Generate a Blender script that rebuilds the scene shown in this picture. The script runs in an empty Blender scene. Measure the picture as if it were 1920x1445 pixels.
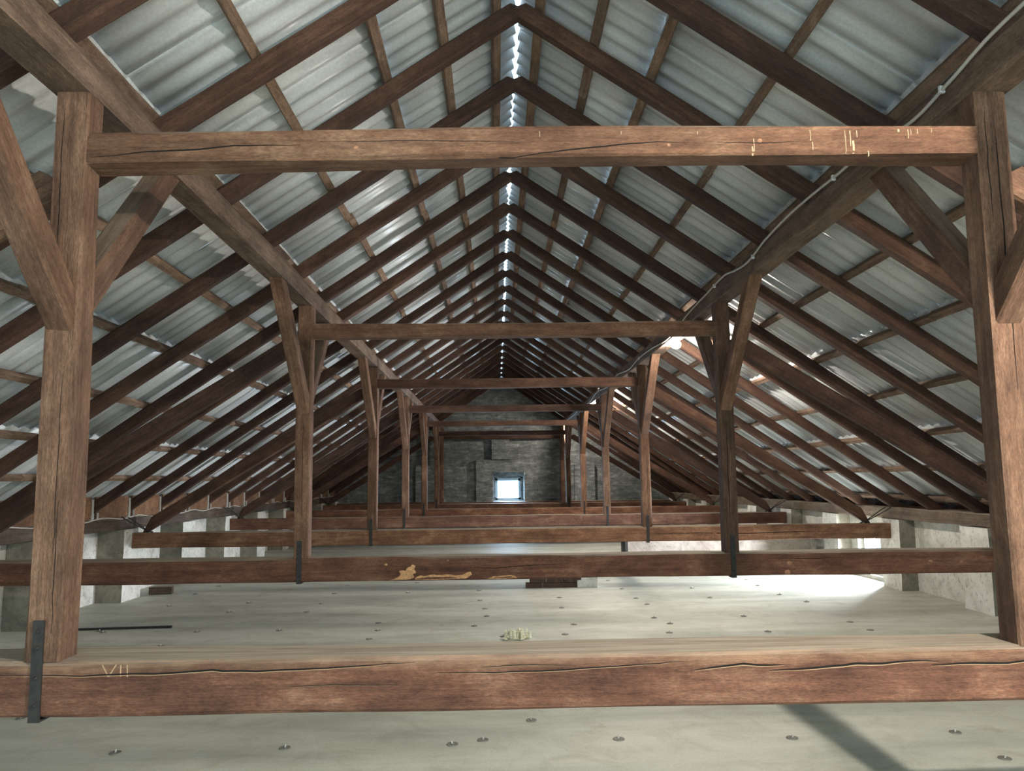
import bpy, bmesh, math, random
from mathutils import Vector, Matrix, noise
random.seed(7)
SC = bpy.context.scene
COL = SC.collection
# ------------------------------------------------------------------ camera
F_PX, PITCH, YAW, ROLL = 1489.6, 0.1187, 0.0208, -0.0119
CX, EYE = -0.183, 1.559
Fv = Vector((math.sin(YAW)*math.cos(PITCH), math.cos(YAW)*math.cos(PITCH), math.sin(PITCH)))
Rv = Vector((math.cos(YAW), -math.sin(YAW), 0)); Uv = Rv.cross(Fv)
R2 = Rv*math.cos(ROLL)+Uv*math.sin(ROLL); U2 = -Rv*math.sin(ROLL)+Uv*math.cos(ROLL)
cd = bpy.data.cameras.new('camera'); cam = bpy.data.objects.new('camera', cd); COL.objects.link(cam)
cd.sensor_width = 36; cd.lens = F_PX*36/1920; cd.clip_start = .02; cd.clip_end = 200
cam.matrix_world = Matrix(((R2.x, U2.x, -Fv.x, CX), (R2.y, U2.y, -Fv.y, 0), (R2.z, U2.z, -Fv.z, EYE), (0, 0, 0, 1)))
SC.camera = cam
# ------------------------------------------------------------------ world, lights, exposure
w = bpy.data.worlds.new('sky'); SC.world = w; w.use_nodes = True
bgn = w.node_tree.nodes['Background']; bgn.inputs[0].default_value = (.66, .85, 1, 1); bgn.inputs[1].default_value = 2.1
SC.view_settings.view_transform = 'Standard'; SC.view_settings.look = 'None'
SC.view_settings.exposure = 0.08; SC.view_settings.gamma = 1.0; SC.view_settings.use_curve_mapping = False
SC.cycles.max_bounces = 6; SC.cycles.diffuse_bounces = 4; SC.cycles.sample_clamp_indirect = 4
LAMP_W = {0.9: 520, 9.29: 190, 17.2: 230, 23.6: 120}  # the two farthest lamps are unseen, added as fill for the far bays
LAMP_C = (1.0, .91, .80)
def area(name, loc, direction, sx, sy, power, color):
    l = bpy.data.lights.new(name, 'AREA'); l.shape = 'RECTANGLE'; l.size = sx; l.size_y = sy; l.energy = power; l.color = color
    o = bpy.data.objects.new(name, l); COL.objects.link(o); o.location = loc
    o.rotation_euler = Vector(direction).to_track_quat('-Z', 'Y').to_euler(); return o
area('eave_daylight', (6.35, 12.1, .50), (-1, -.10, .02), 1.7, 1.0, 1700, (.86, .93, 1))      # sky outside the eave hatch
area('gable_daylight', (.16, 26.5, 1.35), (0, -1, -.1), .9, .8, 620, (.56, .78, 1))          # sky outside the gable window
area('rear_fill', (1.8, -4.4, 2.1), (-.12, 1, .06), 7.0, 2.6, 210, (.66, 1.0, .92))         # added soft fill behind the viewer, no source seen there

# ------------------------------------------------------------------ constants
Y1, S = 3.1485, 4.022
ZCT, ZCB, ZTT, ZTB, ZR, SL = 3.0034, 2.874, .8987, .6948, 4.758, .675
YG = 25.62
TH = math.atan(SL)
FR = [Y1+S*i for i in range(6)]+[25.28]
ORD = ['first', 'second', 'third', 'fourth', 'fifth', 'sixth', 'seventh', 'eighth', 'ninth', 'tenth', 'eleventh', 'twelfth']
# ------------------------------------------------------------------ materials
def new_mat(name):
    m = bpy.data.materials.new(name); m.use_nodes = True
    nt = m.node_tree; b = nt.nodes['Principled BSDF']
    return m, nt, b
def N(nt, t, **k):
    n = nt.nodes.new(t)
    for a, v in k.items():
        if a.startswith('i_'):
            n.inputs[a[2:].replace('_', ' ')].default_value = v
        else: setattr(n, a, v)
    return n
def ramp(nt, fac, stops):
    r = nt.nodes.new('ShaderNodeValToRGB'); e = r.color_ramp.elements
    while len(e) < len(stops): e.new(.5)
    for q, (p, c) in zip(e, stops): q.position = p; q.color = (*c, 1)
    nt.links.new(fac, r.inputs[0]); return r.outputs[0]
def mix(nt, fac, a, b, mode='MIX'):
    m = nt.nodes.new('ShaderNodeMix'); m.data_type = 'RGBA'; m.blend_type = mode
    for s, v in ((m.inputs[0], fac), (m.inputs[6], a), (m.inputs[7], b)):
        if isinstance(v, bpy.types.NodeSocket): nt.links.new(v, s)
        elif isinstance(v, (int, float)): s.default_value = v
        else: s.default_value = (*v, 1)
    return m.outputs[2]
def coords(nt, scale, rnd=True):
    tc = nt.nodes.new('ShaderNodeTexCoord'); mp = nt.nodes.new('ShaderNodeMapping'); mp.inputs['Scale'].default_value = scale
    src = tc.outputs['Object']
    if rnd:
        oi = nt.nodes.new('ShaderNodeObjectInfo'); mu = nt.nodes.new('ShaderNodeMath'); mu.operation = 'MULTIPLY'; mu.inputs[1].default_value = 37
        nt.links.new(oi.outputs['Random'], mu.inputs[0])
        ad = nt.nodes.new('ShaderNodeVectorMath'); nt.links.new(src, ad.inputs[0]); nt.links.new(mu.outputs[0], ad.inputs[1]); src = ad.outputs[0]
    nt.links.new(src, mp.inputs[0]); return mp.outputs[0]
def tex(nt, vec, scale=1, detail=5, rough=.6, dist=0):
    n = nt.nodes.new('ShaderNodeTexNoise'); n.inputs['Scale'].default_value = scale; n.inputs['Detail'].default_value = detail
    n.inputs['Roughness'].default_value = rough; n.inputs['Distortion'].default_value = dist
    nt.links.new(vec, n.inputs['Vector']); return n.outputs['Fac']
def bump(nt, b, h, strength, dist=.01):
    n = nt.nodes.new('ShaderNodeBump'); n.inputs['Strength'].default_value = strength; n.inputs['Distance'].default_value = dist
    nt.links.new(h, n.inputs['Height']); nt.links.new(n.outputs[0], b.inputs['Normal'])
def upness(nt, lo=.55, hi=.95):
    g = nt.nodes.new('ShaderNodeNewGeometry'); s = nt.nodes.new('ShaderNodeSeparateXYZ'); nt.links.new(g.outputs['Normal'], s.inputs[0])
    m = nt.nodes.new('ShaderNodeMapRange'); m.inputs[1].default_value = lo; m.inputs[2].default_value = hi
    nt.links.new(s.outputs[2], m.inputs[0]); return m.outputs[0]
def wood(name, dark, mid, light, rough=.78, dust=.85, wear=None):
    m, nt, b = new_mat(name)
    grain = tex(nt, coords(nt, (1.6, 34, 34)), 1, 8, .72, .5)
    blot = tex(nt, coords(nt, (2.6, 5.5, 5.5)), 1, 7, .72, .25)
    fine = tex(nt, coords(nt, (40, 150, 150)), 1, 4, .75)
    c1 = ramp(nt, blot, [(.30, dark), (.52, mid), (.76, light)])
    c2 = ramp(nt, grain, [(.3, (.42, .40, .40)), (.5, (.95, .93, .92)), (.7, (1.35, 1.3, 1.25))])
    c = mix(nt, .8, c1, c2, 'MULTIPLY')
    c = mix(nt, .6, c, ramp(nt, fine, [(.35, (.5, .5, .5)), (.65, (1.4, 1.4, 1.4))]), 'MULTIPLY')
    if wear is not None:
        tcn = nt.nodes.new('ShaderNodeTexCoord'); sp = nt.nodes.new('ShaderNodeSeparateXYZ'); nt.links.new(tcn.outputs['Object'], sp.inputs[0])
        wob = nt.nodes.new('ShaderNodeMath'); wob.operation = 'MULTIPLY_ADD'; wob.inputs[1].default_value = .07; nt.links.new(blot, wob.inputs[0]); nt.links.new(sp.outputs[2], wob.inputs[2])
        wr = ramp(nt, wob.outputs[0], [(wear+.02, (0, 0, 0)), (wear+.06, (.75, .75, .75))])
        brk = tex(nt, coords(nt, (2.5, 9, 9), False), 1, 6, .75, .3)
        wm = mix(nt, 1, wr, ramp(nt, brk, [(.38, (.12, .12, .12)), (.6, (.9, .9, .9))]), 'MULTIPLY')
        c = mix(nt, wm, c, mix(nt, .8, (.30, .20, .135), c2, 'MULTIPLY'))
    # object to object variation
    oi = nt.nodes.new('ShaderNodeObjectInfo')
    v = ramp(nt, oi.outputs['Random'], [(0, (.78, .76, .76)), (.5, (1, .98, .97)), (1, (1.22, 1.17, 1.1))])
    c = mix(nt, 1, c, v, 'MULTIPLY')
    up = nt.nodes.new('ShaderNodeMath'); up.operation = 'MULTIPLY'; up.inputs[1].default_value = dust; nt.links.new(upness(nt), up.inputs[0])
    dustc = ramp(nt, grain, [(.35, (.24, .20, .15)), (.65, (.50, .44, .35))])
    c = mix(nt, up.outputs[0], c, dustc)
    nt.links.new(c, b.inputs['Base Color']); b.inputs['Roughness'].default_value = rough
    b.inputs['Specular IOR Level'].default_value = .25
    hsum = nt.nodes.new('ShaderNodeMath'); nt.links.new(grain, hsum.inputs[0]); nt.links.new(fine, hsum.inputs[1])
    bump(nt, b, hsum.outputs[0], .8, .008)
    return m
M = {}
M['tie'] = wood('old_reddish_timber', (.070, .032, .022), (.155, .075, .048), (.30, .175, .115))
M['tie_front'] = wood('worn_reddish_timber', (.062, .030, .022), (.15, .072, .048), (.30, .175, .12), wear=.055)
M['post'] = wood('old_brown_timber', (.085, .046, .030), (.18, .102, .066), (.32, .20, .135))
M['rafter'] = wood('dark_rafter_timber', (.042, .023, .016), (.080, .043, .030), (.145, .082, .056), dust=.3)
M['purlin'] = wood('grey_brown_timber', (.09, .062, .046), (.19, .132, .098), (.31, .225, .17))
M['collar'] = wood('worn_brown_timber', (.095, .045, .028), (.20, .108, .066), (.37, .235, .15))
M['plate'] = wood('weathered_plate_timber', (.07, .050, .038), (.13, .10, .075), (.22, .18, .14))
M['batten'] = wood('batten_timber', (.12, .08, .058), (.25, .17, .125), (.44, .33, .25), dust=.3)
M['board'] = wood('orange_board', (.13, .068, .038), (.22, .12, .068), (.33, .20, .12))
def flat(name, col, rough=.7, metal=0.0, var=.0, sc=8):
    m, nt, b = new_mat(name)
    if var:
        n = tex(nt, coords(nt, (sc, sc, sc), False), 1, 5, .65)
        c = ramp(nt, n, [(.3, tuple(x*(1-var) for x in col)), (.7, tuple(min(1, x*(1+var)) for x in col))])
        nt.links.new(c, b.inputs['Base Color']); bump(nt, b, n, .3, .004)
    else: b.inputs['Base Color'].default_value = (*col, 1)
    b.inputs['Roughness'].default_value = rough; b.inputs['Metallic'].default_value = metal
    return m
M['iron'] = flat('dark_iron', (.030, .027, .025), .7, .2, .4, 30)
M['crack'] = flat('crack_black', (.006, .004, .003), 1)
M['cut'] = flat('pale_cut_wood', (.42, .27, .16), .9)
M['bare'] = flat('bare_chipped_wood', (.52, .29, .14), .9, 0, .35, 40)
M['drip'] = flat('pale_drip_stain', (.40, .30, .19), .9, 0, .3, 60)
M['cable'] = flat('grey_plastic_cable', (.50, .47, .43), .6)
M['plastic'] = flat('white_plastic', (.72, .71, .68), .5)
M['bracket'] = flat('white_painted_metal', (.62, .60, .55), .5)
M['plug'] = flat('cream_plastic', (.74, .68, .50), .6, 0, .5, 90)
M['disc'] = flat('grey_disc', (.17, .165, .14), .6, 0, .3, 60)
M['pin'] = flat('pale_pin', (.48, .47, .44), .4)
M['frame'] = flat('white_window_frame', (.45, .55, .62), .5)
def floor_mat():
    m, nt, b = new_mat('grey_green_floor_screed')
    v = coords(nt, (.35, 1.6, 1), False); v2 = coords(nt, (1, 1, 1), False)
    big = tex(nt, v, 1, 5, .6, .5); st = tex(nt, v2, 2.6, 6, .68, 1.2); fi = tex(nt, v2, 60, 4, .7)
    c = ramp(nt, big, [(.32, (.40, .41, .36)), (.5, (.53, .54, .47)), (.68, (.66, .66, .58))])
    c = mix(nt, .6, c, ramp(nt, st, [(.3, (.72, .70, .64)), (.5, (1, 1, .98)), (.72, (1.12, 1.13, 1.14))]), 'MULTIPLY')
    ru = tex(nt, coords(nt, (1.7, 1.1, 1), False), 1, 5, .7, .8)
    c = mix(nt, ramp(nt, ru, [(.62, (0, 0, 0)), (.78, (.6, .6, .6))]), c, (.27, .20, .11))
    c = mix(nt, .35, c, ramp(nt, fi, [(.3, (.7, .7, .7)), (.7, (1.25, 1.25, 1.25))]), 'MULTIPLY')
    nt.links.new(c, b.inputs['Base Color']); b.inputs['Roughness'].default_value = .62
    b.inputs['Specular IOR Level'].default_value = .35
    bump(nt, b, st, .2, .01); return m
M['floor'] = floor_mat()
def plaster(name, lo, mid, hi, spots=.5, sc=3.0, bs=.6):
    m, nt, b = new_mat(name); v = coords(nt, (1, 1, 1), False)
    a = tex(nt, v, sc, 6, .66, .6); s = tex(nt, v, 17, 5, .75, .8); f = tex(nt, v, 70, 4, .7)
    c = ramp(nt, a, [(.3, lo), (.48, mid), (.66, hi)])
    c = mix(nt, spots, c, ramp(nt, s, [(.36, (.25, .24, .21)), (.46, (1, 1, 1))]), 'MULTIPLY')
    nt.links.new(c, b.inputs['Base Color']); b.inputs['Roughness'].default_value = .93
    h = nt.nodes.new('ShaderNodeMath'); nt.links.new(a, h.inputs[0]); nt.links.new(s, h.inputs[1]); bump(nt, b, h.outputs[0], bs, .02); return m
M['white_plaster'] = plaster('whitewashed_plaster', (.46, .45, .40), (.72, .71, .66), (.84, .83, .79), .5)
M['grey_plaster'] = plaster('shaded_grey_plaster', (.15, .14, .11), (.24, .22, .175), (.34, .32, .26), .4)
def masonry():
    m, nt, b = new_mat('rough_rubble_masonry'); v = coords(nt, (1, 1, 1), False)
    br = nt.nodes.new('ShaderNodeTexBrick'); br.inputs['Scale'].default_value = 1; br.inputs['Brick Width'].default_value = .42
    br.inputs['Row Height'].default_value = .115; br.inputs['Mortar Size'].default_value = .012; br.inputs['Mortar Smooth'].default_value = .6
    tc = nt.nodes.new('ShaderNodeTexCoord'); sp = nt.nodes.new('ShaderNodeSeparateXYZ'); cb = nt.nodes.new('ShaderNodeCombineXYZ')
    nz = tex(nt, v, 3.5, 4, .6); ad = nt.nodes.new('ShaderNodeMath'); ad.operation = 'MULTIPLY_ADD'; ad.inputs[1].default_value = .25
    nt.links.new(tc.outputs['Object'], sp.inputs[0]); nt.links.new(sp.outputs[0], cb.inputs[0]); nt.links.new(nz, ad.inputs[0])
    nt.links.new(sp.outputs[2], ad.inputs[2]); nt.links.new(ad.outputs[0], cb.inputs[1]); nt.links.new(cb.outputs[0], br.inputs['Vector'])
    br.inputs['Color1'].default_value = (.19, .20, .20, 1); br.inputs['Color2'].default_value = (.23, .24, .235, 1); br.inputs['Mortar'].default_value = (.20, .21, .205, 1)
    stv = tex(nt, coords(nt, (2.2, 1, 11), False), 1, 6, .75, .8)
    a = tex(nt, v, 5, 6, .7, .6)
    c = mix(nt, .8, br.outputs[0], ramp(nt, a, [(.3, (.5, .5, .5)), (.52, (1, 1, 1)), (.68, (1.5, 1.48, 1.4))]), 'MULTIPLY')
    c = mix(nt, .9, c, ramp(nt, stv, [(.35, (.55, .56, .57)), (.52, (1, 1, 1)), (.66, (1.9, 1.85, 1.75))]), 'MULTIPLY')
    nt.links.new(c, b.inputs['Base Color']); b.inputs['Roughness'].default_value = .95; bump(nt, b, a, .9, .04); return m
M['masonry'] = masonry()
def sheet_mat():
    m, nt, b = new_mat('weathered_fibre_cement')
    v = coords(nt, (.8, 9, 1)); v2 = coords(nt, (1, 1, 1))
    a = tex(nt, v, 1, 5, .6, .4); f = tex(nt, v2, 55, 4, .75); g = tex(nt, v2, 1.8, 4, .6)
    c = ramp(nt, a, [(.3, (.46, .485, .50)), (.5, (.58, .605, .62)), (.7, (.70, .72, .735))])
    c = mix(nt, .5, c, ramp(nt, f, [(.3, (.72, .72, .72)), (.7, (1.25, 1.25, 1.25))]), 'MULTIPLY')
    c = mix(nt, .7, c, ramp(nt, g, [(.3, (.80, .79, .75)), (.7, (1.12, 1.13, 1.15))]), 'MULTIPLY')
    nt.links.new(c, b.inputs['Base Color']); b.inputs['Roughness'].default_value = .33; b.inputs['Specular IOR Level'].default_value = .7
    bump(nt, b, f, .08, .002); return m
M['sheet'] = sheet_mat()
def emis(name, col, s):
    m, nt, b = new_mat(name); b.inputs['Base Color'].default_value = (*col, 1); b.inputs['Emission Color'].default_value = (*col, 1); b.inputs['Emission Strength'].default_value = s; return m
M['lamp'] = emis('lit_lamp_glass', (.95, 1, .98), 14)
def glass():
    m, nt, b = new_mat('window_glass'); nt.nodes.remove(b); out = nt.nodes['Material Output']
    t = nt.nodes.new('ShaderNodeBsdfTransparent'); g = nt.nodes.new('ShaderNodeBsdfGlossy'); g.inputs['Roughness'].default_value = .05
    mx = nt.nodes.new('ShaderNodeMixShader'); mx.inputs[0].default_value = .07
    t.inputs[0].default_value = (.93, .97, 1, 1)
    nt.links.new(t.outputs[0], mx.inputs[1]); nt.links.new(g.outputs[0], mx.inputs[2]); nt.links.new(mx.outputs[0], out.inputs[0]); return m
M['glass'] = glass()
# ------------------------------------------------------------------ helpers
def link_mesh(name, me, mat, parent=None, smooth=False):
    if mat and not me.materials: me.materials.append(mat)
    o = bpy.data.objects.new(name, me); COL.objects.link(o)
    if parent: o.parent = parent
    if smooth:
        for p in me.polygons: p.use_smooth = True
    return o
def tag(o, label=None, cat=None, group=None, kind=None):
    if label: o['label'] = label
    if cat: o['category'] = cat
    if group: o['group'] = group
    if kind: o['kind'] = kind
    return o
def box_bm(bm, x0, x1, y0, y1, z0, z1):
    v = [bm.verts.new(c) for c in ((x0,y0,z0),(x1,y0,z0),(x1,y1,z0),(x0,y1,z0),(x0,y0,z1),(x1,y0,z1),(x1,y1,z1),(x0,y1,z1))]
    for f in ((3,2,1,0),(4,5,6,7),(0,1,5,4),(1,2,6,5),(2,3,7,6),(3,0,4,7)): bm.faces.new([v[i] for i in f])
def mesh_from(bm, name):
    me = bpy.data.meshes.new(name); bm.normal_update(); bm.to_mesh(me); bm.free(); return me
def box(name, b, mat, parent=None):
    bm = bmesh.new(); box_bm(bm, *b); o = link_mesh(name, mesh_from(bm, name), mat, parent); return o
_seed = [0]
def timber_mesh(name, L, w, h, seg=.3, rough=.004, ch=.012, shear0=0, shear1=0, prof=None, bow=0):
    """beam along local +X, section w (Y) x h (Z), hewn: chamfered and slightly wavy"""
    _seed[0] += 1; sd = _seed[0]*13.7
    a, b = w/2, h/2
    if prof is None:
        prof = [(-a+ch, -b), (a-ch, -b), (a, -b+ch), (a, b-ch), (a-ch, b), (-a+ch, b), (-a, b-ch), (-a, -b+ch)]
    n = max(2, int(L/seg)); k = len(prof); vs = []; fs = []
    for i in range(n+1):
        t = i/n
        for j, (y, z) in enumerate(prof):
            q = Vector((t*L*.9+sd, j*3.1, sd)); d1 = noise.noise(q)*rough*1.6; d2 = noise.noise(q+Vector((0, 0, 50)))*rough*1.6
            x = t*L+(z*shear0)*(1-t)+(z*shear1)*t
            vs.append((x, y+d1, z+d2+bow*math.sin(math.pi*t)))
    for i in range(n):
        for j in range(k):
            j2 = (j+1) % k; fs.append((i*k+j, i*k+j2, (i+1)*k+j2, (i+1)*k+j))
    fs.append(tuple(range(k))[::-1]); fs.append(tuple(n*k+j for j in range(k)))
    me = bpy.data.meshes.new(name); me.from_pydata(vs, [], fs); me.update()
    bm = bmesh.new(); bm.from_mesh(me); bmesh.ops.recalc_face_normals(bm, faces=bm.faces); bm.to_mesh(me); bm.free()
    return me
def frame_mat(p0, p1, up=(0, 0, 1)):
    p0 = Vector(p0); x = (Vector(p1)-p0).normalized(); u = Vector(up)
    y = u.cross(x).normalized(); z = x.cross(y)
    return Matrix(((x.x, y.x, z.x, p0.x), (x.y, y.y, z.y, p0.y), (x.z, y.z, z.z, p0.z), (0, 0, 0, 1)))
def timber(name, p0, p1, w, h, mat, up=(0, 0, 1), parent=None, me=None, **k):
    L = (Vector(p1)-Vector(p0)).length
    me = me or timber_mesh(name, L, w, h, **k)
    o = link_mesh(name, me, mat, parent); mw = frame_mat(p0, p1, up)
    if parent: o.matrix_local = parent.matrix_world.inverted() @ mw if False else parent_inv(parent) @ mw
    else: o.matrix_world = mw
    return o
def parent_inv(p):
    m = p.matrix_basis.copy()
    return m.inverted()
def surf_y(parent, x, z, y):
    inv = parent.matrix_basis.inverted(); o = inv @ Vector((x, y-.1, z)); d = (inv.to_3x3() @ Vector((0, 1, 0))).normalized()
    hit, loc, _n, _i = parent.ray_cast(o, d, distance=.25) if False else cast(parent, o, d)
    return (parent.matrix_basis @ loc).y if hit is not None and loc is not None else y
_bvh = {}
def cast(parent, o, d):
    from mathutils.bvhtree import BVHTree
    me = parent.data
    if me.name not in _bvh: _bvh[me.name] = BVHTree.FromPolygons([v.co for v in me.vertices], [tuple(p.vertices) for p in me.polygons])
    loc, n, i, dd = _bvh[me.name].ray_cast(o, d, .25)
    return (loc, loc, n, i)
def densify(pts, step=.05):
    out = [pts[0]]
    for a, b in zip(pts, pts[1:]):
        m = max(1, int(math.hypot(b[0]-a[0], b[1]-a[1])/step))
        out += [(a[0]+(b[0]-a[0])*j/m, a[1]+(b[1]-a[1])*j/m) for j in range(1, m+1)]
    return out
def ribbon(name, pts, wid, mat, parent, y, plane='xz', eps=.0015, taper=True):
    """thin split or mark lying on a beam's front face at depth y (world x,z points)"""
    pts = densify(pts, .05 if taper else .01); bm = bmesh.new(); top = []; bot = []; n = len(pts); y_ = y
    for i, (x, z) in enumerate(pts):
        y = surf_y(parent, x, z, y_)
        if taper: z += noise.noise(Vector((x*22, 3, 1)))*.004
        f = math.sin(math.pi*(i+.25)/(n-.5)) if taper else 1
        hw = wid/2*max(.12, f)
        if not taper:
            d = Vector((pts[-1][0]-pts[0][0], pts[-1][1]-pts[0][1])).normalized(); nx, nz = -d.y, d.x
        else: nx, nz = 0, 1
        top.append([(x+nx*hw, yy, z+nz*hw) for yy in (y-eps, y+.006)]); bot.append([(x-nx*hw, yy, z-nz*hw) for yy in (y-eps, y+.006)])
    V = [[bm.verts.new(c) for c in (t[0], b[0], b[1], t[1])] for t, b in zip(top, bot)]
    for i in range(n-1):
        for j in range(4): bm.faces.new((V[i][j], V[i][(j+1) % 4], V[i+1][(j+1) % 4], V[i+1][j]))
    bm.faces.new(V[0]); bm.faces.new(V[-1][::-1]); bmesh.ops.recalc_face_normals(bm, faces=bm.faces)
    me = mesh_from(bm, name); me.transform(parent_inv(parent)); return link_mesh(name, me, mat, parent)
def blob(name, poly, mat, parent, y, eps=.002):
    poly = [(a+noise.noise(Vector((a*40, b*40, 0)))*.006, b+noise.noise(Vector((a*40, b*40, 9)))*.006) for a, b in densify(poly+poly[:1], .015)[:-1]]
    bm = bmesh.new(); f = [bm.verts.new((x, surf_y(parent, x, z, y)-eps, z)) for x, z in poly]; g = [bm.verts.new((v.co.x, v.co.y+.010, v.co.z)) for v in f]
    n = len(poly); bm.faces.new(f); bm.faces.new(g[::-1])
    for i in range(n): bm.faces.new((f[i], g[i], g[(i+1) % n], f[(i+1) % n]))
    bmesh.ops.recalc_face_normals(bm, faces=bm.faces)
    me = mesh_from(bm, name); me.transform(parent_inv(parent)); return link_mesh(name, me, mat, parent)
def tube_mesh(name, pts, r, k=8):
    vs = []; fs = []; n = len(pts); P = [Vector(p) for p in pts]
    for i, p in enumerate(P):
        d = (P[min(i+1, n-1)]-P[max(i-1, 0)]).normalized(); u = Vector((0, 0, 1)) if abs(d.z) < .9 else Vector((1, 0, 0))
        a = d.cross(u).normalized(); b = d.cross(a)
        for j in range(k):
            t = 2*math.pi*j/k; vs.append(tuple(p+a*r*math.cos(t)+b*r*math.sin(t)))
    for i in range(n-1):
        for j in range(k): fs.append((i*k+j, i*k+(j+1) % k, (i+1)*k+(j+1) % k, (i+1)*k+j))
    fs.append(tuple(range(k))[::-1]); fs.append(tuple((n-1)*k+j for j in range(k)))
    me = bpy.data.meshes.new(name); me.from_pydata(vs, [], fs); me.update(); return me
def lathe_mesh(name, prof, k=20):
    vs = []; fs = []; n = len(prof)
    for r, z in prof:
        for j in range(k):
            t = 2*math.pi*j/k; vs.append((r*math.cos(t), r*math.sin(t), z))
    for i in range(n-1):
        for j in range(k): fs.append((i*k+j, i*k+(j+1) % k, (i+1)*k+(j+1) % k, (i+1)*k+j))
    fs.append(tuple(range(k))[::-1]); fs.append(tuple((n-1)*k+j for j in range(k)))
    me = bpy.data.meshes.new(name); me.from_pydata(vs, [], fs); me.update(); return me
def empty(name, loc=(0, 0, 0)):
    o = bpy.data.objects.new(name, None); COL.objects.link(o); o.location = loc; o.empty_display_size = .1; return o
# ------------------------------------------------------------------ structure: floor, walls
YB = -3.2                                   # the attic goes on behind the viewer
XL, XR = -5.2, 5.33                         # pilaster faces
floor = tag(box('floor', (-5.8, 5.9, YB, YG+.5, -.15, 0), M['floor']), kind='structure')
def knee_wall(name, side):
    x_in, x_out = (XL-.35, XL-.62) if side < 0 else (XR+.22, XR+.5)
    bm = bmesh.new(); a, b = sorted((x_in, x_out))
    if side < 0: box_bm(bm, a, b, YB, YG, 0, .97)
    else:
        box_bm(bm, a, b, YB, 11.62, 0, .97); box_bm(bm, a, b, 12.72, YG, 0, .97)
        box_bm(bm, a, b, 11.62, 12.72, .80, .97); box_bm(bm, a, b, 11.62, 12.72, 0, .06)
    wl = tag(link_mesh(name, mesh_from(bm, name), M['white_plaster']), kind='structure')
    xf = XL if side < 0 else XR
    n = 0
    for i in range(-2, 12):
        y0 = Y1+S/2*i-.24
        if y0+.55 > YG or y0 < YB: continue
        # pilaster with an uneven plastered face
        bm = bmesh.new(); a, b = sorted((xf, x_in+.02*side)); box_bm(bm, a, b, y0, y0+.56, 0, .955)
        bmesh.ops.subdivide_edges(bm, edges=bm.edges, cuts=3, use_grid_fill=True)
        for v in bm.verts:
            q = v.co*3.1; v.co.x += noise.noise(q)*.018; v.co.y += noise.noise(q+Vector((9, 9, 9)))*.018
        me = mesh_from(bm, 'pilaster'); o = link_mesh('pilaster', me, M['white_plaster'], wl)
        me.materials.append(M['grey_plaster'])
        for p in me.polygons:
            if p.normal.y < -.7: p.material_index = 1  # viewer-facing sides coloured grey to carry their shade
    return wl
wall_left = knee_wall('wall_left', -1); wall_right = knee_wall('wall_right', 1)
# gable wall with the stepped flue relief
def poly_prism(bm, pts, y0, y1):
    f = [bm.verts.new((x, y0, z)) for x, z in pts]; g = [bm.verts.new((x, y1, z)) for x, z in pts]; n = len(pts)
    bm.faces.new(f); bm.faces.new(g[::-1])
    for i in range(n): bm.faces.new((f[i], g[i], g[(i+1) % n], f[(i+1) % n]))
def roof_z(x): return ZR+.14-SL*abs(x)
WX0, WX1, WZ0, WZ1 = -.27, .68, .93, 1.66
bm = bmesh.new()
poly_prism(bm, [(-5.8, 0), (WX0, 0), (WX0, roof_z(WX0)), (-5.8, roof_z(5.8))], YG, YG+.45)
poly_prism(bm, [(WX1, 0), (5.9, 0), (5.9, roof_z(5.9)), (WX1, roof_z(WX1))], YG, YG+.45)
poly_prism(bm, [(WX0, 0), (WX1, 0), (WX1, WZ0), (WX0, WZ0)], YG, YG+.45)
arch = [(WX0+(WX1-WX0)*i/10, WZ1+.13*math.sin(math.pi*i/10)**.7) for i in range(11)]
poly_prism(bm, arch+[(WX1, roof_z(WX1)), (0, roof_z(0)), (WX0, roof_z(WX0))], YG, YG+.45)
bmesh.ops.recalc_face_normals(bm, faces=bm.faces)
wall_back = tag(link_mesh('wall_back', mesh_from(bm, 'wall_back'), M['masonry']), kind='structure')
def relief(polys):
    bm = bmesh.new()
    for p in polys: poly_prism(bm, p, YG-.20, YG+.01)
    bmesh.ops.recalc_face_normals(bm, faces=bm.faces)
    return link_mesh('flue_relief', mesh_from(bm, 'flue_relief'), M['masonry'], wall_back)
relief([[(-.83, 0), (WX0-.02, 0), (WX0-.02, 2.22), (-.83, 2.22)], [(WX1+.02, 0), (.97, 0), (.97, 2.22), (WX1+.02, 2.22)],
        [(WX0-.02, 1.82), (WX1+.02, 1.82), (WX1+.02, 2.22), (WX0-.02, 2.22)], [(WX0-.02, 0), (WX1+.02, 0), (WX1+.02, .9), (WX0-.02, .9)],
        [(-.33, 2.2), (.24, 2.2), (.24, 2.98), (-.33, 2.98)]])
relief([[(-2.75, 0), (-2.05, 0), (-2.05, 2.05), (-2.75, 2.05)]])
relief([[(2.3, 0), (2.95, 0), (2.95, 2.05), (2.3, 2.05)]])
# gable window
win = tag(empty('window_1', ((WX0+WX1)/2, YG+.3, WZ0)), kind='structure')
def wpart(name, b, mat):
    o = box(name, b, mat); me = o.data; me.transform(Matrix.Translation(-Vector(win.location))); o.parent = win; return o
for b in [(-.22, -.15, 0, 0, .93, 1.62), (.52, .59, 0, 0, .93, 1.62), (-.22, .59, 0, 0, .93, 1.0), (-.22, .59, 0, 0, 1.55, 1.62)]:
    wpart('window_frame', (b[0], b[1], YG+.27, YG+.33, b[4], b[5]), M['frame'])
for b in [(WX0-.01, WX1+.01, WZ1-.04, WZ1+.16), (WX0-.01, -.22, WZ0, WZ1), (.59, WX1+.01, WZ0, WZ1)]:
    wpart('window_surround', (b[0], b[1], YG+.27, YG+.42, b[2], b[3]), M['masonry'])
wpart('pane', (-.15, .52, YG+.297, YG+.303, 1.0, 1.55), M['glass'])
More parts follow.
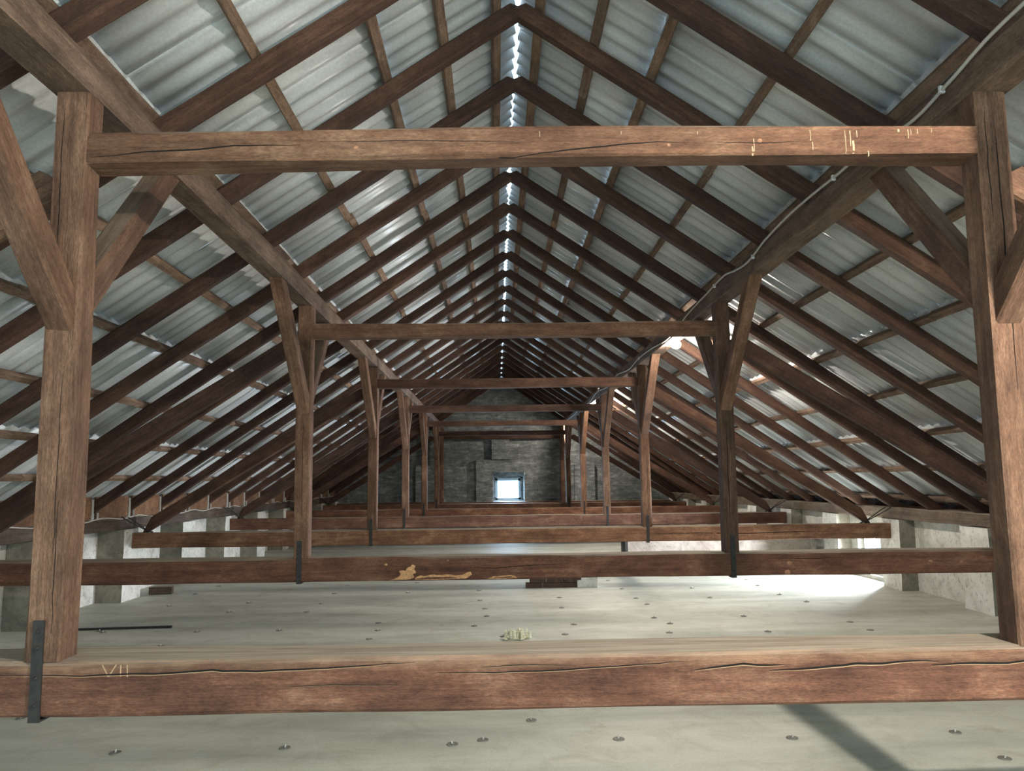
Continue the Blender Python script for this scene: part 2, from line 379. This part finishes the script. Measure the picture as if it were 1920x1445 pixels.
# hatch frame of the right eave opening
win2 = tag(empty('window_2', (XR+.36, 12.17, .06)), kind='structure')
for b in [(11.62, 11.68, .06, .80), (12.66, 12.72, .06, .80), (11.68, 12.66, .06, .11), (11.68, 12.66, .75, .80)]:
    o = box('window_frame', (XR+.30, XR+.42, b[0], b[1], b[2], b[3]), M['bracket']); o.data.transform(Matrix.Translation(-Vector(win2.location))); o.parent = win2
# ------------------------------------------------------------------ structure: roof covering (sheets and battens)
PITCH_W = .177
def sheet_mesh(L, waves=5.5, amp=.0155):
    nx = 2; ny = int(waves*8); W_ = waves*PITCH_W; vs = []; fs = []
    for lay in (0, 1):
        for i in range(nx+1):
            for j in range(ny+1):
                y = W_*j/ny; z = amp*math.cos(2*math.pi*y/PITCH_W)+.007*(j/ny)+lay*.006
                vs.append((L*i/nx, y, z))
    m = (nx+1)*(ny+1)
    def id(l, i, j): return l*m+i*(ny+1)+j
    for i in range(nx):
        for j in range(ny):
            fs.append((id(0,i,j), id(0,i,j+1), id(0,i+1,j+1), id(0,i+1,j))); fs.append((id(1,i,j), id(1,i+1,j), id(1,i+1,j+1), id(1,i,j+1)))
    for j in range(ny):
        fs.append((id(0,0,j), id(1,0,j), id(1,0,j+1), id(0,0,j+1))); fs.append((id(0,nx,j), id(0,nx,j+1), id(1,nx,j+1), id(1,nx,j)))
    for i in range(nx):
        fs.append((id(0,i,0), id(0,i+1,0), id(1,i+1,0), id(1,i,0))); fs.append((id(0,i,ny), id(1,i,ny), id(1,i+1,ny), id(0,i+1,ny)))
    me = bpy.data.meshes.new('roof_sheet'); me.from_pydata(vs, [], fs); me.update()
    for p in me.polygons: p.use_smooth = abs(p.normal.z) > .3
    me.materials.append(M['sheet']); return me
rows = [(.02, .91), (.91, 2.05), (2.05, 3.19), (3.19, 4.34), (4.34, 5.95)]
row_me = [sheet_mesh((b-a)/math.cos(TH)+(.03 if i else 0)) for i, (a, b) in enumerate(rows)]
battens = [.15, .52, .91, 1.49, 2.05, 2.63, 3.19, 3.78, 4.34, 4.87, 5.42]
cosT, sinT = math.cos(TH), math.sin(TH)
roofs = {}
for side in (-1, 1):
    root = tag(empty('ceiling', (side*2.8, 11, 3.0)), kind='structure'); roofs[side] = root
    def put(o, mw): o.parent = root; o.matrix_local = Matrix.Translation(-Vector(root.location)) @ mw
    ncol = int((YG+.5-YB)/.885)+1
    for r, (a, b) in enumerate(rows):
        for c in range(ncol):
            x0 = a-(0.018 if r else 0)
            if r == 0: x0 += random.uniform(-.012, .012)-(.006 if side > 0 else 0)
            lift = .008
            z0 = ZR+.145+.052-SL*x0+.034-(lift if r else 0)
            dirx = Vector((side*cosT, 0, -sinT)); diry = Vector((0, 1, 0)); 
            nrm = Vector((side*sinT, 0, cosT))
            p = Vector((side*x0, YB+.885*c+(.07 if side > 0 else 0), z0))+nrm*(.010*(r == -1))
            # slope so the lower edge of each row rides over the next
            tilt = .012/((b-a)/cosT); d = (dirx+nrm*tilt).normalized(); nn = (nrm-dirx*tilt).normalized()
            o = bpy.data.objects.new('roof_sheet', row_me[r]); COL.objects.link(o)
            put(o, Matrix(((d.x, diry.x, nn.x, p.x), (d.y, diry.y, nn.y, p.y), (d.z, diry.z, nn.z, p.z), (0, 0, 0, 1))))
    bmes = {}
    for bi, x in enumerate(battens):
        y = YB+.1
        while y < YG+.1:
            L = min(random.choice([3.015, 4.02, 4.02, 5.025]), YG+.2-y)
            if L < .4: break
            key = round(L, 3)
            me = bmes.get(key) or timber_mesh('roof_batten', L-.006, .062, .048, seg=.5, rough=.003, ch=.004); bmes[key] = me
            o = link_mesh('roof_batten', me, M['batten'])
            xx = x+random.uniform(-.012, .012)
            zc = ZR+.139-SL*xx+.026/cosT
            p = Vector((side*xx, y, zc)); up = Vector((side*sinT, 0, cosT))
            put(o, frame_mat(p, p+Vector((0, 1, 0)), up)); y += L
    # ridge pieces bridging the open joint here and there
# ------------------------------------------------------------------ wall plates and eaves
for side, x0, x1 in ((-1, -5.46, -5.24), (1, 5.36, 5.56)):
    xc = (x0+x1)/2; zc = 1.045
    o = timber('wall_plate', (xc, YB+.1, zc-.005), (xc, YG-.02, zc-.005), abs(x1-x0), .16, M['plate'], rough=.008)
    tag(o, 'dark squared wall plate lying on the %s knee wall under the rafter feet' % ('left' if side < 0 else 'right'), 'wall plate')
eave_x = {-1: -5.28, 1: 5.62}
for side, wl in ((-1, wall_left), (1, wall_right)):
    for k in range(-3, 23):
        y0 = Y1+S/4*k+.12; y1 = min(Y1+S/4*(k+1)-.005, YG)
        zt = ZR+.165-SL*abs(eave_x[side])
        o = box('eave_board_blocker', (eave_x[side]-.012, eave_x[side]+.012, y0 if side < 0 else y0-.10, y1 if side < 0 else y1+.02, 1.12 if side < 0 else .965, zt+(.05 if side < 0 else .085)), M['board'] if side < 0 else M['rafter'], wl)  # right side: dark boards added to stop light leaking through the eave void
# ------------------------------------------------------------------ rafters
RX1 = 5.86
def rafter_label(k, side):
    s = 'left' if side < 0 else 'right'
    if k < 0: return 'dark brown rafter of the %s roof slope one step nearer than the nearest truss' % s
    if k == 22: return 'dark brown rafter of the %s roof slope lying against the rubble gable wall' % s
    f, q = divmod(k, 4)
    if q == 0: return 'dark brown rafter of the %s roof slope directly above the %s truss from the viewer' % (s, ORD[f])
    return 'dark brown %s rafter of the %s roof slope beyond the %s truss from the viewer' % (ORD[q-1], s, ORD[f])
for side in (-1, 1):
    up = Vector((side*sinT, 0, cosT))
    for k in range(-1, 23):
        y = Y1+S/4*k+.051
        if k == 22: y = 25.42
        h = .118; zc0 = ZR+.139/2
        dx = random.uniform(-.004, .004)
        p0 = (0, y, zc0+dx); p1 = (side*RX1, y, zc0-SL*RX1+dx)
        o = timber('rafter', p0, p1, 0.100+random.uniform(-.008, .008), h, M['rafter'], up=up, shear0=SL, rough=.006, seg=.35)
        tag(o, rafter_label(k, side), 'rafter', 'rafters of the %s roof slope' % ('left' if side < 0 else 'right'))
# ------------------------------------------------------------------ purlins
def purlin(side):
    xi = side*1.845; L = YG-.02-YB-.4; zc = 3.17
    prof = [(-.075, .0), (.075, 0), (.08, .012), (.08, .125), (.05, .165), (.0, .19), (-.05, .175), (-.08, .13), (-.08, .012)]
    xc = side*1.925
    o = timber('purlin', (xc, YB+.4, zc), (xc, YG-.02, zc), .16, .2, M['purlin'], prof=prof if side < 0 else [(-a, b) for a, b in prof][::-1], rough=.006, seg=.4)
    tag(o, 'long grey-brown purlin on top of the %s row of posts under the rafters' % ('left' if side < 0 else 'right'), 'purlin')
    return o
pur = {s: purlin(s) for s in (-1, 1)}
b = ribbon  # cracks along the left purlin's inner face
# ------------------------------------------------------------------ trusses
PW = .132
post_objs = {}
for i, y in enumerate(FR):
    on = ORD[i]; last = i == 6
    place = 'the %s truss from the viewer' % on if not last else 'the last truss against the gable wall'
    # tie beam
    dep = .27 if i == 0 else .22
    zt, zb = ZTT, ZTB
    tilt = .0
    ye = y+dep/2
    tie = timber('tie_beam', (XL-.12, ye, (zt+zb)/2-.002), (XR+.1, ye, (zt+zb)/2-.002), dep, zt-zb+.004, M['tie_front'] if i == 0 else M['tie'] if i in (1, 3, 6) else M['collar'] if i == 2 else M['tie'],
                 rough=.007, ch=.014, seg=.22)
    tag(tie, ['massive reddish tie beam across the foreground, numeral VII cut in its face', 'brown tie beam with a pale chipped patch on its lower edge, second from viewer',
              'yellowish brown tie beam with ragged lower edge, third from the viewer', 'dark red-brown tie beam, fourth from the viewer',
              'narrow-looking tie beam, fifth from the viewer', 'distant tie beam, sixth from the viewer', 'farthest tie beam, at the foot of the gable wall'][i], 'tie beam', 'tie beams')
    # posts
    for side in (-1, 1):
        s = 'left' if side < 0 else 'right'
        xc = side*(1.85+PW/2)
        if i == 0: wv = .136
        else: wv = PW
        p = timber('post', (xc, y+.068, ZTT-.004), (xc, y+.068, 3.172), wv, .136, M['post'], up=(0, -1, 0), rough=.006, ch=.010, seg=.2)
        tag(p, 'square %s post of %s' % (s, place), 'post', 'posts of the %s row' % s)
        post_objs[(i, side)] = p
        if not last:
            sx = xc-.012*(1 if side < 0 else -.4)
            bm = bmesh.new(); box_bm(bm, sx-.021, sx+.021, y-.009, y-.001, ZTB-.012, 1.05); box_bm(bm, sx-.021, sx+.021, y-.009, y+.10, ZTB-.018, ZTB-.011)
            me = mesh_from(bm, 'iron_strap'); me.transform(parent_inv(p)); st = link_mesh('iron_strap', me, M['iron'], p)
            for zz in (.74, .84, .95, 1.01):
                bm = bmesh.new(); bmesh.ops.create_icosphere(bm, subdivisions=1, radius=.008, matrix=Matrix.Translation((sx, y-.010, zz)))
                me = mesh_from(bm, 'nail'); me.transform(parent_inv(p)); link_mesh('nail', me, M['iron'], st)
        # knee braces along the purlin
        wb, hb = .105, .125
        for fwd in (-1, 1):
            if last and fwd > 0: continue
            if fwd < 0: zf, off = 2.17, 1.0
            else: zf, off = 2.25, .85
            yf = y if fwd < 0 else y+.136
            d = Vector((0, fwd*off, 3.17-zf)); L = d.length; dn = d.normalized()
            nrm = Vector((0, -fwd*dn.z, dn.y*fwd))           # towards the upper side
            c = Vector((xc, yf, zf))+nrm*hb/2
            tan0 = dn.y*fwd/dn.z                              # seat on the vertical post face
            ang = math.atan2(abs(dn.y), dn.z)
            o = timber('knee_brace', c, c+dn*L, wb, hb, M['post'], up=nrm, rough=.004, ch=.008, seg=.2,
                       shear0=1/math.tan(ang)*1.0 if True else 0, shear1=-math.tan(ang))
            tag(o, '%s brace of the %s post in %s' % ('near-side' if fwd < 0 else 'far-side', s, place), 'brace', 'knee braces of the posts')
        # raking strut
        if not last:
            zl = Vector((side*5.02, y+.16, .92)); zu = Vector((side*(1.86+PW), y+.16, .92+.615*(5.02-1.86-PW)))
            d = (zu-zl).normalized(); nr = Vector((side*abs(d.z), 0, abs(d.x))); hs = .15
            c0 = zl+nr*hs/2; c1 = zu+nr*hs/2
            an = math.atan2(abs(d.z), abs(d.x))
            o = timber('raking_strut', c0-d*.0, c1, .10, hs, M['rafter'] if i > 0 else M['post'], up=nr, rough=.005, seg=.3, shear0=1/math.tan(an)*-1*-1, shear1=math.tan(an)*-1)
            tag(o, 'inclined %s strut below the rafters in %s' % (s, place), 'strut', 'raking struts')
    # collar beam
    dl, dr = [(-.008, .022), (0, .0), (0, 0), (0, 0), (0, 0), (0, 0), (0, 0)][i]
    zc = (ZCT+ZCB)/2; cy = y+.006+.07
    col = timber('collar_beam', (-1.853, cy, zc+dl), (1.853, cy, zc+dr), .14, ZCT-ZCB, M['collar'] if i in (0, 1) else M['rafter'], rough=.006, ch=.010, seg=.16, bow=(.012 if i == 0 else -.004))
    tag(col, ['large worn collar beam nearest the viewer, with pale drips and long cracks', 'brown collar beam second from the viewer', 'dark brown collar beam third from the viewer',
              'dark collar beam fourth from the viewer', 'dark collar beam fifth from the viewer', 'thin-looking collar beam sixth from the viewer', 'farthest collar beam, right before the gable masonry'][i], 'collar beam', 'collar beams')
    if i == 0: tie1, col1 = tie, col
    if i == 1: tie2 = tie
    if i == 2: tie3 = tie
# ------------------------------------------------------------------ cracks, numeral, stains
CR = M['crack']; yt = FR[0]
for pts, wd in [([(-2.07,.85),(-1.92,.85),(-1.76,.842),(-1.57,.848),(-1.49,.845),(-1.27,.857),(-1.23,.852),(-1.1,.85),(-.78,.86),(-.5,.875)], .008),
                ([(-.42,.835),(-.2,.832),(.03,.835),(.28,.848),(.53,.86)], .006), ([(.57,.83),(.68,.84),(.76,.848),(.82,.842),(.92,.842)], .009),
                ([(.86,.822),(.97,.826),(1.1,.833),(1.2,.842),(1.3,.841),(1.42,.85),(1.52,.846)], .010), ([(1.49,.832),(1.66,.836),(1.79,.834),(1.86,.842),(1.99,.845)], .009),
                ([(-1.0,.79),(-.8,.795),(-.55,.79)], .003), ([(-.25,.852),(-.1,.858),(.1,.853)], .004)]:
    ribbon('crack', pts, wd*.8, CR, tie1, yt, eps=.002)
    ribbon('crack_lip', [(x, z-wd*.62) for x, z in pts], wd*.35, M['cut'], tie1, yt, eps=.001)
for pts in [[(-1.685,.882),(-1.66,.838)], [(-1.66,.838),(-1.632,.882)], [(-1.615,.881),(-1.615,.838)], [(-1.591,.881),(-1.589,.836)]]:
    ribbon('carved_numeral_stroke', pts, .0045, M['cut'], tie1, yt, taper=False)
for pts, wd in [([(-1.83,2.893),(-1.73,2.90),(-1.66,2.912),(-1.39,2.925),(-1.25,2.94),(-.98,2.942)], .006), ([(-.16,2.885),(.07,2.91),(.34,2.94),(.5,2.952),(.62,2.95)], .006),
                ([(.75,2.95),(.95,2.945),(1.1,2.952)], .003), ([(-.9,2.955),(-.5,2.96),(-.1,2.955)], .003)]:
    ribbon('crack', pts, wd, CR, col1, FR[0]+.004)
for x, z0, z1, wd in [(.905,2.90,2.965,.005),(.898,2.89,2.93,.009),(1.145,2.955,3.003,.004),(1.152,2.915,2.95,.005),(1.292,2.90,3.0,.004),(1.313,2.93,3.0,.006),(1.324,2.90,2.955,.012),(1.342,2.97,3.0,.005),
                      (1.56,2.965,3.005,.005),(1.572,2.98,3.005,.003),(1.60,2.985,3.005,.005),(1.66,2.99,3.008,.003),(.67,2.985,2.998,.005),(.35,2.985,3.0,.004),(.01,2.975,3.0,.003),(1.385,2.885,2.91,.006),(1.52,2.993,3.005,.012)]:
    ribbon('drip_stain', [(x, z0), (x+.001, (z0+z1)/2), (x, z1)], wd*.7, M['drip'], col1, FR[0]+.006, eps=.0010, taper=False)
for poly in ([(-1.13,.698),(-1.08,.712),(-1.05,.73),(-1.035,.752),(-1.05,.775),(-1.02,.782),(-.99,.778),(-.985,.80),(-.95,.812),(-.93,.832),(-.905,.818),(-.915,.79),(-.90,.765),(-.93,.745),(-.915,.722),(-.95,.704),(-1.03,.70)],
             [(-.91,.700),(-.90,.722),(-.86,.735),(-.82,.728),(-.78,.742),(-.70,.736),(-.62,.742),(-.55,.732),(-.48,.738),(-.45,.757),(-.42,.762),(-.405,.74),(-.43,.722),(-.46,.705),(-.6,.70),(-.75,.696)],
             [(-.27,.700),(-.22,.716),(-.15,.722),(-.08,.728),(-.03,.722),(-.005,.706),(-.08,.698),(-.18,.697)],
             [(-1.18,.832),(-1.165,.845),(-1.15,.838),(-1.158,.822)]):
    blob('bare_patch', poly, M['bare'], tie2, FR[1])['label'] = 'pale chipped bare wood'
for pts, wd in [([(-.45,.80),(-.2,.79),(.1,.81),(.45,.82)], .006), ([(2.2,.84),(2.6,.835),(3.0,.845)], .005)]: ribbon('crack', pts, wd, CR, tie2, FR[1])
ribbon('crack', [(1.9,.79),(2.6,.80),(3.3,.785),(4.0,.80),(4.7,.79)], .010, CR, tie3, FR[2])
KN = flat('brown_knot', (.30, .15, .085), .8, 0, .4, 60)
for po, yy, L in ((tie2, FR[1], [(2.42,.80,.022),(2.40,.72,.03),(3.69,.80,.018),(3.97,.79,.014),(-.62,.86,.010)]), (col1, FR[0], [(.93,2.955,.010),(.55,2.935,.008),(-.75,2.93,.009)])):
    for x, z, rr in L: blob('knot', [(x+rr*math.cos(a*.7854), z+rr*.75*math.sin(a*.7854)) for a in range(8)], KN, po, yy)
def vcrack(po, x, y, z0, z1, wd):      # upright split on a post's front face
    n = 9; pts = [(x+noise.noise(Vector((j*.7, x*9, 3)))*.008, z0+(z1-z0)*j/(n-1)) for j in range(n)]
    bm = bmesh.new(); V = []
    for j, (a, z) in enumerate(pts):
        hw = wd/2*max(.1, math.sin(math.pi*(j+.2)/(n-.6))); ys = surf_y(po, a, z, y); V.append([bm.verts.new(c) for c in ((a-hw, ys-.0015, z), (a+hw, ys-.0015, z), (a+hw, ys+.006, z), (a-hw, ys+.006, z))])
    for j in range(n-1):
        for q in range(4): bm.faces.new((V[j][q], V[j][(q+1) % 4], V[j+1][(q+1) % 4], V[j+1][q]))
    bmesh.ops.recalc_face_normals(bm, faces=bm.faces); me = mesh_from(bm, 'crack'); me.transform(parent_inv(po)); link_mesh('crack', me, CR, po)
for (i, sd, dx, z0, z1, wd) in [(0,-1,0.02,1.3,2.0,.002),(0,-1,-.03,2.4,3.1,.003),(0,-1,.03,1.0,1.5,.002),(0,1,.01,1.9,3.0,.005),(0,1,-.03,2.6,3.1,.003),(1,1,-.01,1.1,2.1,.007),(1,-1,0,1.2,2.1,.003),(2,1,.02,1.1,2.0,.003)]:
    vcrack(post_objs[(i, sd)], sd*1.916+dx, FR[i], z0, z1, wd)
# ------------------------------------------------------------------ iron ties and eave fittings
for i in range(0, 6):
    for side in (-1, 1):
        s = 'left' if side < 0 else 'right'; y = FR[i]+.05
        bm = bmesh.new()
        me = tube_mesh('iron_tie_rod', [(side*5.26, y-.25, 1.13), (side*5.20, y-.25, 1.09), (side*5.03, y+.06, .915), (side*4.97, y+.06, .905)], .008, 6)
        o = link_mesh('iron_tie_rod', me, M['iron']); bm.free()
        rt = tag(o, 'thin black iron rods at the %s strut foot of the %s truss from the viewer' % (s, ORD[i]), 'tie rod', 'iron tie rods at the strut feet')
        me2 = tube_mesh('rod', [(side*5.26, y-.10, 1.13), (side*5.18, y-.10, 1.08), (side*5.03, y+.08, .915), (side*4.97, y+.08, .905)], .008, 6)
        link_mesh('rod', me2, M['iron'], rt)
for k in range(-1, 22):                     # white brackets beside the left rafter feet
    y = Y1+S/4*k; f, q = divmod(k, 4)
    zr = ZR-SL*5.3
    bm = bmesh.new(); box_bm(bm, -5.262, -5.238, y-.012, y-.003, 1.118, zr+.20); box_bm(bm, -5.262, -5.238, y-.07, y-.003, 1.124, 1.132)
    box_bm(bm, -5.262, -5.238, y+.122, y+.130, 1.118, zr+.03); box_bm(bm, -5.262, -5.238, y+.122, y+.18, 1.124, 1.132)
    o = link_mesh('rafter_bracket', mesh_from(bm, 'rafter_bracket'), M['bracket'])
    lab = 'white bracket at the left rafter foot, ' + ('nearer than the first truss' if k < 0 else 'at the %s truss from the viewer' % ORD[f] if q == 0 else '%s beyond the %s truss' % (ORD[q-1], ORD[f]))
    tag(o, lab, 'bracket', 'white brackets along the left eave')
pts = []
for j in range(160):
    y = YB+.5+j*.175
    if y > YG-.1: break
    pts.append((-5.245, y, 1.118+.018*math.sin(y*6.2/1.0055)+.008*noise.noise(Vector((y*2, 0, 0)))))
tag(link_mesh('cable', tube_mesh('cable', pts, .007, 6), M['bracket']), 'thin white cable sagging along the left wall plate from bracket to bracket', 'cable')
# ------------------------------------------------------------------ cable and lamps on the right purlin
cp = [(-1.0,3.27),(1.0,3.30),(2.2,3.33),(2.81,3.33),(3.02,3.32),(3.22,3.29),(3.6,3.25),(4.25,3.31),(4.42,3.315),(4.8,3.33),(5.23,3.335),(5.72,3.31),(6.11,3.26),(6.45,3.28),(6.76,3.32),(7.29,3.30),(8.14,3.26),(8.7,3.2),(9.27,3.18),(10.0,3.22),(10.95,3.24),(11.85,3.20),(13,3.27),(14.2,3.21),(15.6,3.28),(17,3.2),(18.5,3.27),(20.5,3.21),(23,3.25),(25.3,3.24)]
sm = []
for a in range(len(cp)-1):
    p0 = cp[max(a-1, 0)]; p1 = cp[a]; p2 = cp[a+1]; p3 = cp[min(a+2, len(cp)-1)]
    for t in (0, .25, .5, .75):
        z = .5*((2*p1[1])+(-p0[1]+p2[1])*t+(2*p0[1]-5*p1[1]+4*p2[1]-p3[1])*t*t+(-p0[1]+3*p1[1]-3*p2[1]+p3[1])*t**3)
        yy = p1[0]+(p2[0]-p1[0])*t; sm.append((1.832, yy, z))
cb = tag(link_mesh('cable', tube_mesh('cable', sm, .0085, 8), M['cable'], smooth=True), 'pale grey cable running slack along the inner face of the right purlin', 'cable')
for y in (3.35, 4.5, 6.0, 7.1, 8.9, 11.0, 13.0, 15.5):
    z = min(sm, key=lambda q: abs(q[1]-y))[2]
    o = box('cable_clip', (1.822, 1.845, y-.008, y+.008, z-.016, z+.016), M['plastic'], cb)
lamp_objs = []
base_me = lathe_mesh('lamp_base', [(.03, .055), (.056, .055), (.058, .045), (.052, .043)])
glass_me = lathe_mesh('lamp_glass', [(.050, .043), (.055, .030), (.054, .008), (.042, -.012), (.022, -.022), (.005, -.024)])
for m_, mt in ((base_me, M['plastic']), (glass_me, M['lamp'])):
    m_.materials.append(mt)
    for p in m_.polygons: p.use_smooth = True
for n_, (y, pw) in enumerate(LAMP_W.items()):
    x = 1.97 if y > 2 else 1.925
    t = empty('bulkhead_lamp', (x, y, 3.115))
    tag(t, ['lit round bulkhead lamp under the right purlin, behind the viewer', 'lit round bulkhead lamp under the right purlin between second and third trusses',
            'round lamp added as fill under the right purlin between fourth and fifth trusses', 'round lamp added as fill under the right purlin near the gable'][n_], 'lamp', 'lamps under the right purlin')
    gm = glass_me.copy(); gm.materials[0] = emis('lit_lamp_glass', LAMP_C, pw/(math.pi*.0265))
    for nm, me in (('lamp_base', base_me), ('lamp_glass', gm)):
        o = bpy.data.objects.new(nm, me); COL.objects.link(o); o.parent = t
# ------------------------------------------------------------------ floor: fasteners and loose things
disc_me = lathe_mesh('fastener', [(.020, .0), (.036, .001), (.034, .006), (.012, .004), (.009, .006)], 14)
disc_me.materials.append(M['disc'])
pin_me = lathe_mesh('pin', [(.005, .004), (.005, .022), (.002, .024)], 6); pin_me.materials.append(M['pin'])
spots = [(-2.43,4.92),(-1.45,4.95),(-.46,4.96),(-.28,5.03),(.54,5.0),(1.58,4.96),(2.6,5.01),(2.61,4.55),(-2.43,5.72),(-3.41,5.66),(.03,5.41),(-1.47,8.21),(-.13,8.23),(.5,8.29),(1.56,8.29),(2.56,8.26),(3.61,8.26),(-4.46,8.88),(-3.46,8.03),
         (-1.51,9.11),(-.31,9.45),(1.58,9.17),(2.6,9.19)]
for r, y in enumerate([6.7, 7.4, 8.75, 10.05, 10.7, 11.6, 12.5, 13.4, 14.4]):
    for c in range(9):
        if random.random() < .8: spots.append((-4.45+1.01*c+random.uniform(-.08, .08), y+random.uniform(-.12, .12)))
for x, y in spots:
    o = bpy.data.objects.new('fastener', disc_me); COL.objects.link(o); o.parent = floor; o.location = (x, y, 0); o.rotation_euler = (0, 0, random.uniform(0, 6))
    q = bpy.data.objects.new('pin', pin_me); COL.objects.link(q); q.parent = o; q.rotation_euler = (random.uniform(-.3, .3), random.uniform(-.3, .3), 0)
plug_me = lathe_mesh('wall_plug', [(.004, 0), (.013, .004), (.010, .035), (.016, .045), (.017, .052), (.006, .054)], 8); plug_me.materials.append(M['plug'])
plug2 = lathe_mesh('wall_plug', [(.020, 0), (.023, .004), (.008, .008), (.006, .05), (.002, .062)], 8); plug2.materials.append(M['plug'])
for j in range(16):
    a = j*2.4; r = .03+.085*math.sqrt(j/16)
    o = bpy.data.objects.new('wall_plug', plug_me if j % 2 else plug2); COL.objects.link(o)
    o.location = (0.0+r*1.25*math.cos(a), 8.09+r*.8*math.sin(a), .012); o.rotation_euler = (random.uniform(-.5, .5), random.uniform(-.5, .5), a); s_ = random.uniform(1.2, 1.7); o.scale = (s_, s_, s_)
    tag(o, 'small cream plastic plug in the cluster on the floor behind the nearest tie beam', 'plug', 'cluster of plastic plugs on the floor')
tag(timber('iron_bar', (-5.0, 8.93, .012), (-3.75, 9.02, .012), .03, .022, M['iron'], rough=.003, ch=.003), 'thin dark bar lying on the floor at the left knee wall', 'bar')
tag(timber('timber_offcut', (-5.16, 11.74, .05), (-4.86, 11.80, .05), .14, .10, M['plate'], rough=.015), 'dark short timber offcut on the floor by the left knee wall', 'timber')
# brick blocks under the second tie beam
t = empty('brick_block', (.55, 11.9, 0)); tag(t, 'low block of old bricks on the floor beneath the second tie beam', 'bricks')
bmat = flat('old_brown_brick', (.10, .062, .045), .9, 0, .4, 14); wmat = M['white_plaster']
for r in range(2):
    for c in range(3 if r == 0 else 4):
        x0 = -.32+.25*c+(.06 if r else 0)
        o = box('brick', (x0, x0+.24, -.06, .06, .002+.07*r, .066+.07*r), bmat if c < 3 else wmat, t)
o = box('mortar', (.43, .72, -.09, .09, .001, .10), wmat, t)
# masonry flue on the right, beyond the third truss
t = empty('masonry_duct', (3.6, 14.35, 0)); tag(t, 'low plastered masonry duct across the right half of the floor beyond the third truss', 'duct')
bm = bmesh.new(); box_bm(bm, -1.5, 1.75, -.22, .22, 0, .50); bmesh.ops.subdivide_edges(bm, edges=bm.edges, cuts=6, use_grid_fill=True)
for v in bm.verts: v.co += Vector((noise.noise(v.co*3), noise.noise(v.co*3+Vector((5, 5, 5))), 0))*.02
link_mesh('duct_body', mesh_from(bm, 'duct_body'), plaster('brownish_plaster', (.22, .18, .15), (.34, .29, .25), (.46, .41, .36), .3), t)
box('duct_end_plate', (-1.54, -1.49, -.23, .23, 0, .51), M['iron'], t)
